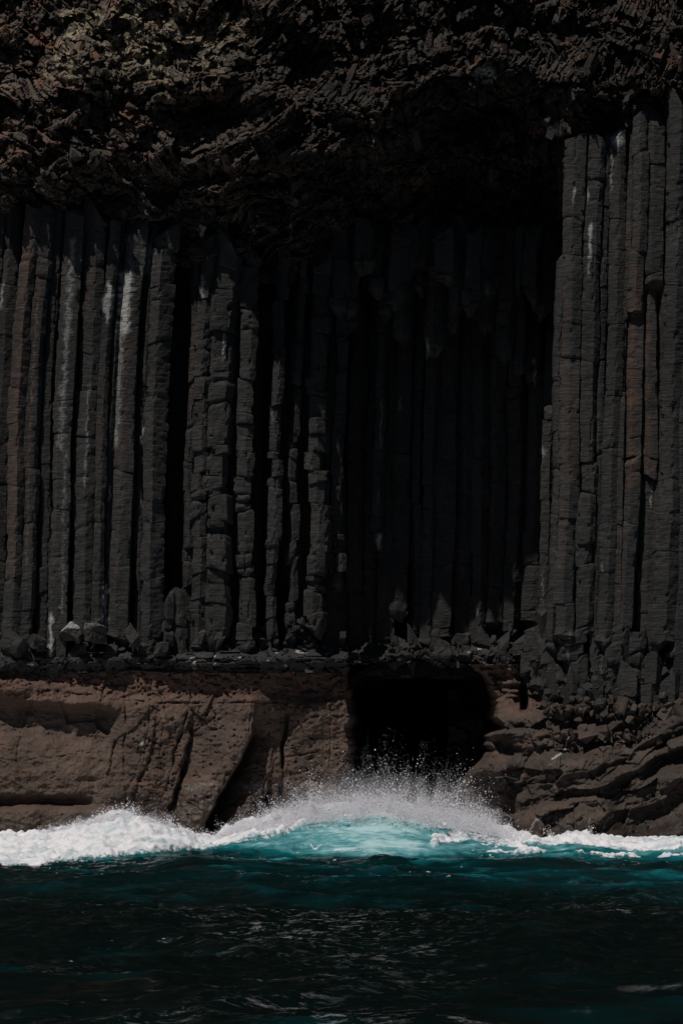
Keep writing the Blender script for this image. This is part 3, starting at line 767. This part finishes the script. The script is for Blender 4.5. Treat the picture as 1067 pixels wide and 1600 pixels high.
# ------------------------------------------------------------------ terraced rocks right of the cave
def terraces():
    us = np.concatenate([np.arange(700, 1110, 1.25), np.arange(1110, 1500, 5.)])
    vs_ = np.arange(1038, 1385, 1.25)
    U, V = np.meshgrid(us, vs_)
    Uw = U + 12 * fbm(U / 40., V / 30., 0, 4, 121); Vw = V + 18 * fbm(U / 80., V / 60., 4, 3, 122)
    h = V - np.interp(U, [700, 780, 860, 960, 1067, 1500], [1148, 1140, 1104, 1098, 1110, 1110])
    Y = .15 + .6 * sst(880, 840, U) * sst(1125, 1095, V) + np.interp(U, [700, 850, 1067], [.7, .25, 0])
    # benches run down to the left on the right half, flatter on the left
    ang = np.interp(U, [760, 860, 960, 1067], [.0, .10, .30, .36])
    s = Vw + np.tan(ang) * (Uw - 880)
    def step(c, wd, out, lo=-1e9, hi=1e9, soft=25, under=0.0):
        m = sst(lo - soft, lo + soft, U) * sst(hi + soft, hi - soft, U)
        k = np.clip(.55 + 1.3 * vn(U / 55. + c, V / 60., 0, int(c)), 0, 1.3)
        f = -out * sst(c - wd, c, s) * (.6 + .4 * k) + under * k * sst(c - 2, c + 8, s) * sst(c + 34, c + 12, s)
        return m * f
    Y += step(1120, 26, .35) + step(1152, 12, .5, 755, 960, under=.5) + step(1205, 52, .6, under=.15) + step(1268, 16, .55, 700, 930, under=.65) + step(1240, 34, .45, 930, 2000, under=.28) + step(1300, 44, .5, under=.2) + step(1368, 40, .7, under=.2) # + step(1150, 12, .45, under=.5) + step(1196, 40, .45, under=.25) + step(1236, 34, .6, under=.0) + step(1272, 16, .5, under=.65) + step(1306, 12, .35, under=.4) + step(1345, 22, .6, under=.3) + step(1392, 20, .5, under=.4)
    Y += .30 * fbm(s / 40., Uw / 110., 0, 4, 123) + .12 * fbm(U / 26., V / 18., 0, 4, 124) + .05 * fbm(U / 7., V / 6., 0, 3, 125) + .02 * fbm(U / 2.4, V / 2.2, 0, 2, 126)
    f, ed, c = facets(Uw / 52., s / 26., 127, .10, .24)
    f2, ed2, c2 = facets(U / 16., s / 10., 128, .025, .07)
    Y += f + f2 + .03 * (ed < .04)
    Y += .55 * sst(1116, 1098, V + 6 * vn(U / 14., 0, seed=143)) * sst(868, 890, U)
    # brown pillars by the cave mouth and the dark cleft between them
    pl = sst(862, 850, Uw) * sst(1122, 1105, V)
    Y += pl * (1.1 * np.exp(-((U - 818 - 3 * vn(V / 15., 0, seed=140)) / 5.5) ** 4) * sst(1118, 1108, V) + .15 * sst(1046, 1056, V) + .10 * vn(U / 40., V / 4., seed=128) + .12 * fbm(U / 8., V / 6., 0, 3, 139)) + .4 * sst(862, 830, Uw) * sst(1130, 1110, V)
    edge = np.interp(V, [1038, 1048, 1058, 1075, 1100, 1120, 1138, 1150, 1164, 1172, 1190, 1215, 1230, 1270, 1385], [738, 746, 764, 774, 776, 780, 786, 768, 764, 772, 760, 738, 722, 718, 716]) + 7 * fbm(V / 14., 0 * V, 0, 4, 129)
    Y += 9 * sst(1, -24, U - edge)
    x, y, z = P(U, V, Y)
    z0 = U * 0
    ru = .5 * sst(870, 850, U) * sst(1130, 1110, V) + .3 * sst(.0, .4, fbm(U / 30., V / 14., 0, 3, 130))
    st = np.zeros_like(U)
    for poly, w_, k in [([(888, 1150), (880, 1175), (862, 1186)], 1.6, .9), ([(938, 1150), (985, 1151), (1015, 1150)], 2.0, .8), ([(980, 1153), (968, 1165)], 1.5, .6), ([(965, 1153), (952, 1166)], 1.5, .5), ([(774, 1215), (790, 1213), (808, 1218)], 1.2, .9),
                        ([(842, 1278), (832, 1288), (828, 1300), (832, 1318)], 1.6, .75), ([(836, 1280), (850, 1277)], 1.4, .8), ([(948, 1280), (940, 1300)], 1.3, .8), ([(803, 1285), (812, 1279)], 1.0, .8), ([(920, 1278), (922, 1300)], .9, .8), ([(868, 1190), (856, 1196)], 2, .4)]:
        st = np.maximum(st, k * np.exp(-(seg_dist(U + 2 * vn(U / 4., V / 4., seed=6), V, poly) / w_) ** 2) * .85)
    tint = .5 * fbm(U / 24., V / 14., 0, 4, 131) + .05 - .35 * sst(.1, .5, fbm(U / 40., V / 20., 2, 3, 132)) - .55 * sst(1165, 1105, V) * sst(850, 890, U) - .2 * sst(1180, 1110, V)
    wet = .75 * sst(1272, 1292, V + 6 * fbm(U / 12., V / 10., 0, 2, 133))
    t = thing('terraced_rocks', 'brown rock terraces sloping into the sea right of the cave mouth', 'rock ledge', (0, 0, 0))
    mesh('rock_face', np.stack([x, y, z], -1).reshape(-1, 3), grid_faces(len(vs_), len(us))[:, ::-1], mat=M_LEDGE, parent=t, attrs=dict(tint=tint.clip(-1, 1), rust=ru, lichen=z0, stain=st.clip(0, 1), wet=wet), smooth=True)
    # loose stones along the top bench
    vv_, ff_, off, ti = [], [], 0, []
    for i in range(330):
        u = rng.uniform(850, 1180); v = rng.normal(1108, 9) if rng.random() < .75 else rng.normal(1148, 4)
        s = math.exp(rng.normal(math.log(.09), .45)); tv, tf = TEMPL[int(rng.integers(36))]
        w = (tv * s * np.array([1, .8, .7])) @ rot(*rng.uniform(0, 6.28, 3)).T + np.array(P(u, v, -.15 + rng.uniform(-.1, .15) - (.35 if v > 1130 else 0)))
        vv_.append(w); ff_.append(tf + off); off += len(w); ti.append(np.full(len(w), rng.normal(-.1, .3)))
    ti = np.concatenate(ti).clip(-1, 1)
    tag(mesh('rock_rubble', np.concatenate(vv_), tris=np.concatenate(ff_), mat=M_LEDGE, parent=t, attrs=dict(tint=ti, rust=ti * 0 + .1, lichen=ti * 0, stain=ti * 0, wet=ti * 0)), kind='stuff')
terraces()

# ------------------------------------------------------------------ the sea
C1 = [(-600, 1366), (0, 1368), (150, 1364), (230, 1352), (300, 1337), (400, 1343), (520, 1346), (600, 1342), (700, 1350), (850, 1346), (960, 1354), (1067, 1356), (1700, 1356)]
C2 = [(-600, 1322), (0, 1322), (90, 1306), (190, 1286), (260, 1303), (320, 1320), (400, 1304), (470, 1291), (540, 1282), (600, 1280), (660, 1290), (720, 1306), (790, 1312), (850, 1322), (900, 1314), (1000, 1322), (1067, 1316), (1700, 1318)]
C3 = [(-600, 1318), (0, 1318), (90, 1302), (190, 1276), (260, 1299), (330, 1318), (400, 1292), (470, 1274), (540, 1262), (620, 1262), (700, 1276), (760, 1288), (810, 1306), (850, 1320), (900, 1308), (980, 1318), (1067, 1315), (1700, 1318)]
FOAMLOW = [(-300, 1365), (0, 1362), (100, 1350), (180, 1344), (240, 1336), (330, 1326), (420, 1310), (480, 1292), (540, 1270), (640, 1270), (680, 1290)]

def sea_height(X, Y):
    d = CAM_D + Y
    u = X * F_PX / d + 533.5
    z1 = CAM_H - (ip(u, C1) - HOR) / F_PX * (d * 0 + 50.)
    z2 = CAM_H - (ip(u, C2) - HOR) / F_PX * 55.
    w = .5 * fbm(X / 3.5, Y / 3.0, 0, 3, 141)
    r1 = Y + 10 + 1.2 * w
    g1 = np.where(r1 < 0, np.exp(-(r1 / 3.2) ** 2), np.exp(-(r1 / 1.1) ** 2))
    r2 = Y + 5 + .8 * w
    g2 = np.where(r2 < 0, np.exp(-(r2 / 1.7) ** 2), np.exp(-(r2 / 2.6) ** 2))
    z3 = CAM_H - (ip(u, C3) - HOR) / F_PX * 56.8
    r3 = Y + 3.2 + .5 * w
    g3 = np.exp(-(r3 / .95) ** 2)
    z = (z1 + .22) * g1 + (z2 + .20) * g2 - .22 + .18 * sst(-4, 0, Y)
    z = np.maximum(z, z3 * g3 + (1 - g3) * (-.1))
    return z, u, g1, g2

def ridged(x, y, o, seed):
    r, a = 0, 1.0; t = 0
    for i in range(o):
        n = 1 - np.abs(vn(x * 2.05 ** i + 5 * i, y * 2.05 ** i, 0, seed + i))
        r = r + a * n * n; t += a; a *= .5
    return r / t

def sea():
    xs = np.concatenate([-np.geomspace(400, 12, 60), np.arange(-11.8, 11.8, .036), np.geomspace(12, 400, 60)])
    ys = [-58.0]
    while ys[-1] < 8:
        y = ys[-1]
        ys.append(y + (.4 if y < -42 else .055 if y < -30 else .045))
    ys = np.array([-700, -300, -150, -90, -70, -62] + ys + [9, 11, 14, 18, 24])
    X, Y = np.meshgrid(xs, ys)
    z, u, g1, g2 = sea_height(X, Y)
    near = sst(-9, -13, Y)                      # open water in front of the swell
    # warped chop, long crests across the view
    wx = X + .5 * vn(X / 2.2, Y / 2.2, seed=151); wy = Y + .5 * vn(X / 2.5, Y / 2.5, seed=152)
    rx, ry = wx + .35 * wy, wy - .22 * wx
    rg = ridged(rx / 4.2, ry / 2.1, 4, 153); rg2 = ridged(rx / 1.3, ry / .7, 4, 155)
    chop = .36 * (rg - .55) + .15 * (rg2 - .55)
    swell = .16 * np.sin((Y + .25 * X + .8 * vn(X / 6., Y / 6., seed=154)) * 2 * math.pi / 8.5)
    z = z + near * (chop + swell) * (.45 + .55 * sst(-37, -31, Y)) + (1 - near) * (.07 * rg2 + .2 * (ridged(rx / 1.9, ry / 1.1, 4, 156) - .5))
    v = HOR - (z - CAM_H) * F_PX / (CAM_D + Y)
    # white water
    fl = ip(u, FOAMLOW) + 7 * fbm(u / 30., Y * 1.2, 0, 3, 161)
    ridge = fbm(X * 1.0, Y * 1.4, 0, 5, 162)
    foam_left = sst(fl + 3, fl - 12, v) * sst(715, 660, u) * sst(-9.6, -8.6, Y)
    crest = sst(.72, .95, g2) * sst(-6.2, -5.1, Y) * sst(640, 720, u)
    band = sst(.0, .35, fbm(X * .9 + 3, Y * 2.2, 0, 5, 163) + .55 * np.exp(-((v - ip(u, [(650, 1325), (740, 1300), (830, 1325), (900, 1312), (980, 1330), (1067, 1322)])) / 9.) ** 2) - .22)
    foam_right = band * sst(640, 700, u) * sst(-7.6, -6.0, Y)
    foam = np.maximum(foam_left, np.maximum(foam_right * .95, crest * .9 * sst(430, 520, u) * sst(.1, -.2, ridge * .3 - .15)))
    foam = np.maximum(foam, .95 * sst(-4.8, -3.8, Y) * sst(-.35, 0., ridge + .15))
    # pale streaks painted on the dark water for reflected sky, along with thin foam
    foam = np.maximum(foam, sst(-5.1, -4.6, Y + .35 * ridge))
    zone = np.zeros_like(u)
    vz = HOR + CAM_H * F_PX / (CAM_D + Y)
    for (a, b, sa, sb, k) in [(500, 1440, 150, 16, 1), (470, 1432, 90, 10, .6), (560, 1470, 70, 12, .5), (400, 1460, 90, 8, .35), (600, 1500, 90, 16, .5), (560, 1530, 80, 12, .9), (540, 1585, 110, 12, 1), (610, 1545, 90, 12, .6),
                              (230, 1410, 60, 10, .7), (300, 1428, 70, 6, .5), (120, 1500, 90, 6, .35), (220, 1575, 140, 5, .5), (420, 1565, 90, 8, .7), (720, 1590, 60, 8, .6), (640, 1412, 60, 9, .8), (700, 1405, 60, 6, .5), (800, 1408, 60, 5, .4), (950, 1402, 110, 5, .4), (80, 1575, 60, 4, .4), (760, 1510, 20, 4, .5), (660, 1462, 60, 8, .6)]:
        zone = np.maximum(zone, k * np.exp(-((u - a) / sa) ** 2 - ((vz - b) / sb) ** 2))
    brk = fbm(X * 1.6, Y * 4.5, 0, 5, 174)
    lines = np.maximum(sst(.84, .97, 1 - np.abs(vn(rx / 1.3, ry / .40, 0, 176))), np.maximum(sst(.80, .97, 1 - np.abs(vn(rx / .9 + 9, ry / .26, 0, 177))), sst(.92, .99, 1 - np.abs(vn(rx / 2.1 + 5, ry / .6, 0, 178)))))
    st = lines * sst(-.2, .12, brk) * np.clip(zone * 1.6, 0, 1) * sst(-.5, -.05, fbm(X * .8, Y * 1.6, 0, 3, 175)) + .30 * lines * sst(.05, .35, brk) * sst(1500, 1380, vz)
    foam = np.maximum(foam, near * st * 0)
    fizz = sst(.62, .8, vn(X * 16, Y * 16, seed=172)) * sst(.2, .5, fbm(X * .7, Y * .7, 0, 3, 173))
    foam = np.maximum(foam, .5 * fizz * sst(1440, 1370, vz) * sst(-24, -16, Y))
    foam = np.clip(foam, 0, 1)
    body = sst(.35, .8, foam) * sst(-10, -8, Y)
    bil = np.abs(fbm(X * 3.2, Y * 3.2, 0, 4, 164)); bil2 = fbm(X * 9, Y * 9, 0, 3, 165)
    z = z + body * (.15 * bil + .07 * bil2 + .22 * np.clip(fbm(X * 1.2, Y * 1.5, 0, 3, 166), 0, 1)) * sst(2, -1, Y)
    v = HOR - (z - CAM_H) * F_PX / (CAM_D + Y)
    # how much air is beaten into the water: turquoise on the breaking wave, dark teal in front, its crests tinted as if light shone through
    wob = 6 * fbm(X * .8, Y * 1.5, 0, 4, 181)
    vein = sst(.86, .98, 1 - np.abs(fbm(X * 1.7 + .5 * Y, Y * 2.6 + 3 * vn(X, Y, 0, 186), 0, 2, 184) * 1.6)) * sst(-.2, .3, fbm(X * .9, Y * 1.4, 0, 3, 185))
    foam = np.maximum(foam, .62 * vein * sst(-8.4, -7.4, Y) * sst(200, 420, u))
    a1 = ip(u, [(0, 1378), (150, 1375), (260, 1362), (400, 1362), (600, 1372), (800, 1368), (1067, 1376)])
    aq = .95 * sst(a1 - 14, a1 - 45, v + wob) 
    aq = aq * (.66 + .34 * np.exp(-((u - 585) / 120.) ** 2)) * (1 + .35 * fbm(X * 1.1, Y * 3.0, 0, 4, 187))
    fr_ = .42 * sst(1425, 1350, v + 2 * wob) * np.interp(u, [0, 200, 350, 600, 1067], [.35, .55, .8, .95, 1.1]) * (.65 + .7 * fbm(X * .6, Y * 1.3, 0, 4, 182))
    fr_ = fr_ * (.45 + .55 * sst(.35, .7, rg2)) + .22 * sst(.5, .85, rg) * sst(1440, 1370, v) * sst(.4, .7, rg2)  # teal painted on the chop crests for light passing through them
    aq = np.where(Y > -9.2, np.maximum(aq, fr_), fr_)
    aq = np.maximum(aq, .13 * sst(.1, .5, fbm(X * .35, Y * .5, 0, 3, 183)) * near)
    aq = np.clip(aq + .12 * bil2 * (aq > .3), 0, 1)
    vt = np.stack([X, Y, z], -1).reshape(-1, 3)
    o = mesh('sea', vt, grid_faces(len(ys), len(xs)), mat=M_SEA, attrs=dict(foam=foam, aqua=aq, glint_foam=near * np.clip(zone * .42 + .02 * sst(1560, 1400, vz), 0, 1)), smooth=True)
    tag(o, 'dark teal sea with a turquoise wave breaking white on the rocks', None, None, 'structure')
sea()

# ------------------------------------------------------------------ spray
def spray():
    r = np.random.default_rng(11)
    pts, rad = [], []
    def burst(n, u0, u1, base, topf, y0, y1, size, power=1.0, clump=.5):
        k = n * 3
        u = r.uniform(u0, u1, k); t = r.exponential(.33 * power, k)
        y = r.uniform(y0, y1, k)
        b = base(u); top = b - (b - topf(u)) * np.clip(.95 + .7 * fbm(u / 15., y * 1.5, 0, 3, 192), .3, 1.5)
        v = b - (b - top) * t
        ok = (t < 1.25)
        cl = fbm(u / 16. , (v + .6 * u) / 40., y, 3, 191)
        ok &= r.uniform(-1, 1, k) * clump < cl + .15 - .1 * t
        u, v, y = u[ok][:n], v[ok][:n], y[ok][:n]
        x, yy, z = P(u, v, y)
        pts.append(np.stack([x, yy, z], 1))
        s = np.exp(r.normal(math.log(size), .55, len(u))).clip(.0025, .035)
        rad.append(s * np.clip(1.15 - .55 * t[ok][:n], .5, 1.2))
    top_main = lambda u: ip(u, [(380, 1290), (430, 1262), (480, 1235), (530, 1205), (590, 1192), (650, 1200), (700, 1208), (740, 1235), (780, 1270), (830, 1305)])
    base_main = lambda u: ip(u, [(380, 1300), (480, 1288), (590, 1276), (660, 1288), (740, 1300), (830, 1318)])
    burst(95000, 400, 800, base_main, top_main, -5.5, -2.5, .0026, 1.15, .45)
    burst(5000, 400, 800, base_main, top_main, -5.5, -2.5, .0055, .8, .6)
    burst(60000, 410, 800, base_main, lambda u: top_main(u) * .5 + base_main(u) * .5, -5.2, -2.5, .0026, 1.0, .4)
    burst(26000, 440, 790, base_main, lambda u: top_main(u) * .25 + base_main(u) * .75, -4.6, -3, .0065, 1.0, .7)
    lt = lambda u: ip(u, [(-40, 1308), (60, 1300), (110, 1288), (150, 1272), (190, 1262), (240, 1272), (290, 1296), (330, 1308), (360, 1290), (400, 1272), (450, 1268)])
    lb = lambda u: ip(u, [(-40, 1322), (90, 1308), (190, 1290), (260, 1304), (330, 1322), (400, 1306), (450, 1296)])
    burst(50000, 60, 330, lb, lt, -4.4, -3.0, .0036, .9, 1.3)
    burst(40000, 345, 460, lb, lt, -4.4, -3.0, .0036, 1.0, 1.3)
    burst(5000, 60, 330, lb, lt, -5, -3, .008, 1.4, .8)
    burst(9000, 760, 1000, lambda u: ip(u, [(760, 1306), (850, 1322), (900, 1314), (1000, 1320)]), lambda u: ip(u, [(760, 1280), (850, 1310), (900, 1302), (1000, 1314)]), -4.6, -3.2, .006, .8, 1.2)
    def jets(n, u0, u1, base, hi, y0, y1):
        for i in range(n):
            u = r.uniform(u0, u1); b = float(base(np.array([u]))[0]) + r.normal(3, 3); y = r.uniform(y0, y1)
            o = np.array(P(u, b, y)); k = int(r.integers(60, 420))
            vel = np.array([r.normal(0, .55) + .25, r.normal(-.2, .3), 1.0]); L_ = hi * float(np.exp(r.normal(-.2, .5)))
            t = r.uniform(0, 1, k) ** 1.3
            p_ = o + vel * (t * L_)[:, None] + np.array([0, 0, -.45 * L_]) * (t ** 2)[:, None] * r.random()
            p_ = p_ + r.normal(0, 1, (k, 3)) * (.012 + .10 * L_ * t)[:, None]
            pts.append(p_); rad.append(np.exp(r.normal(math.log(.0055), .5, k)).clip(.002, .02) * (1.25 - .75 * t))
    jets(240, 410, 760, base_main, .62, -4.6, -3)
    jets(130, 70, 320, lb, .24, -4.3, -3.2)
    jets(90, 350, 460, lb, .32, -4.3, -3.2)
    jets(40, 760, 960, lambda u: ip(u, [(760, 1306), (850, 1322), (900, 1314), (1000, 1320)]), .2, -4.3, -3.4)
    p = np.concatenate(pts); s = np.concatenate(rad)
    n = len(p)
    T = np.array([(1, 1, 1), (1, -1, -1), (-1, 1, -1), (-1, -1, 1)], float)
    O = np.array([(1, 0, 0), (-1, 0, 0), (0, 1, 0), (0, -1, 0), (0, 0, 1), (0, 0, -1)], float)
    OF = np.array([(0, 2, 4), (2, 1, 4), (1, 3, 4), (3, 0, 4), (2, 0, 5), (1, 2, 5), (3, 1, 5), (0, 3, 5)])
    st = 1 + .5 * r.random((n, 1, 3))
    v = p[:, None, :] + O[None] * s[:, None, None] * 1.25 * st
    f = OF[None] + (np.arange(n) * 6)[:, None, None]
    o = mesh('sea_spray', v.reshape(-1, 3), tris=f.reshape(-1, 3), mat=M_SPRAY, smooth=True)
    tag(o, 'white spray thrown up where the wave hits the cave mouth', 'spray', None, 'stuff')
spray()

# ------------------------------------------------------------------ fine mist hanging over the breaking crest
def mist():
    m = bpy.data.materials.new('mist'); m.use_nodes = True
    nt = m.node_tree; nt.nodes.remove(nt.nodes['Principled BSDF'])
    N = nt.nodes.new; L = nt.links.new
    tc = N('ShaderNodeTexCoord')
    ln = N('ShaderNodeVectorMath'); ln.operation = 'LENGTH'; L(tc.outputs['Object'], ln.inputs[0])
    fall = N('ShaderNodeMapRange'); L(ln.outputs['Value'], fall.inputs[0])
    fall.inputs[1].default_value = 1; fall.inputs[2].default_value = .15; fall.inputs[3].default_value = 0; fall.inputs[4].default_value = 1
    mp = N('ShaderNodeMapping'); mp.inputs['Scale'].default_value = (4.5, 1.5, 1.6); L(tc.outputs['Object'], mp.inputs[0])
    no = N('ShaderNodeTexNoise'); no.inputs['Scale'].default_value = 1.6; no.inputs['Detail'].default_value = 5; L(mp.outputs[0], no.inputs['Vector'])
    nr = N('ShaderNodeMapRange'); L(no.outputs['Fac'], nr.inputs[0]); nr.inputs[1].default_value = .38; nr.inputs[2].default_value = .66
    mu = N('ShaderNodeMath'); mu.operation = 'MULTIPLY'; L(fall.outputs[0], mu.inputs[0]); L(nr.outputs[0], mu.inputs[1])
    mu2 = N('ShaderNodeMath'); mu2.operation = 'MULTIPLY'; L(mu.outputs[0], mu2.inputs[0]); mu2.inputs[1].default_value = .9
    vs = N('ShaderNodeVolumePrincipled'); vs.inputs['Color'].default_value = (.95, .96, 1, 1); L(mu2.outputs[0], vs.inputs['Density'])
    vs.inputs['Anisotropy'].default_value = 0.0
    L(vs.outputs[0], nt.nodes['Material Output'].inputs['Volume'])
    import bmesh
    bm = bmesh.new(); bmesh.ops.create_icosphere(bm, subdivisions=3, radius=1)
    me = bpy.data.meshes.new('sea_mist'); bm.to_mesh(me); bm.free(); me.materials.append(m)
    for (u, v, y, sc) in [(600, 1272, -3.4, (2.9, 1.1, .95)), (470, 1285, -3.4, (1.3, .8, .5)), (190, 1288, -3.6, (1.6, .8, .4))]:
        o = bpy.data.objects.new('sea_mist', me); COL.objects.link(o)
        o.location = P(u, v, y); o.scale = sc
        tag(o, 'fine white mist drifting over the crest of the breaking wave', 'mist', 'mist over the breaking wave', 'stuff')
mist()
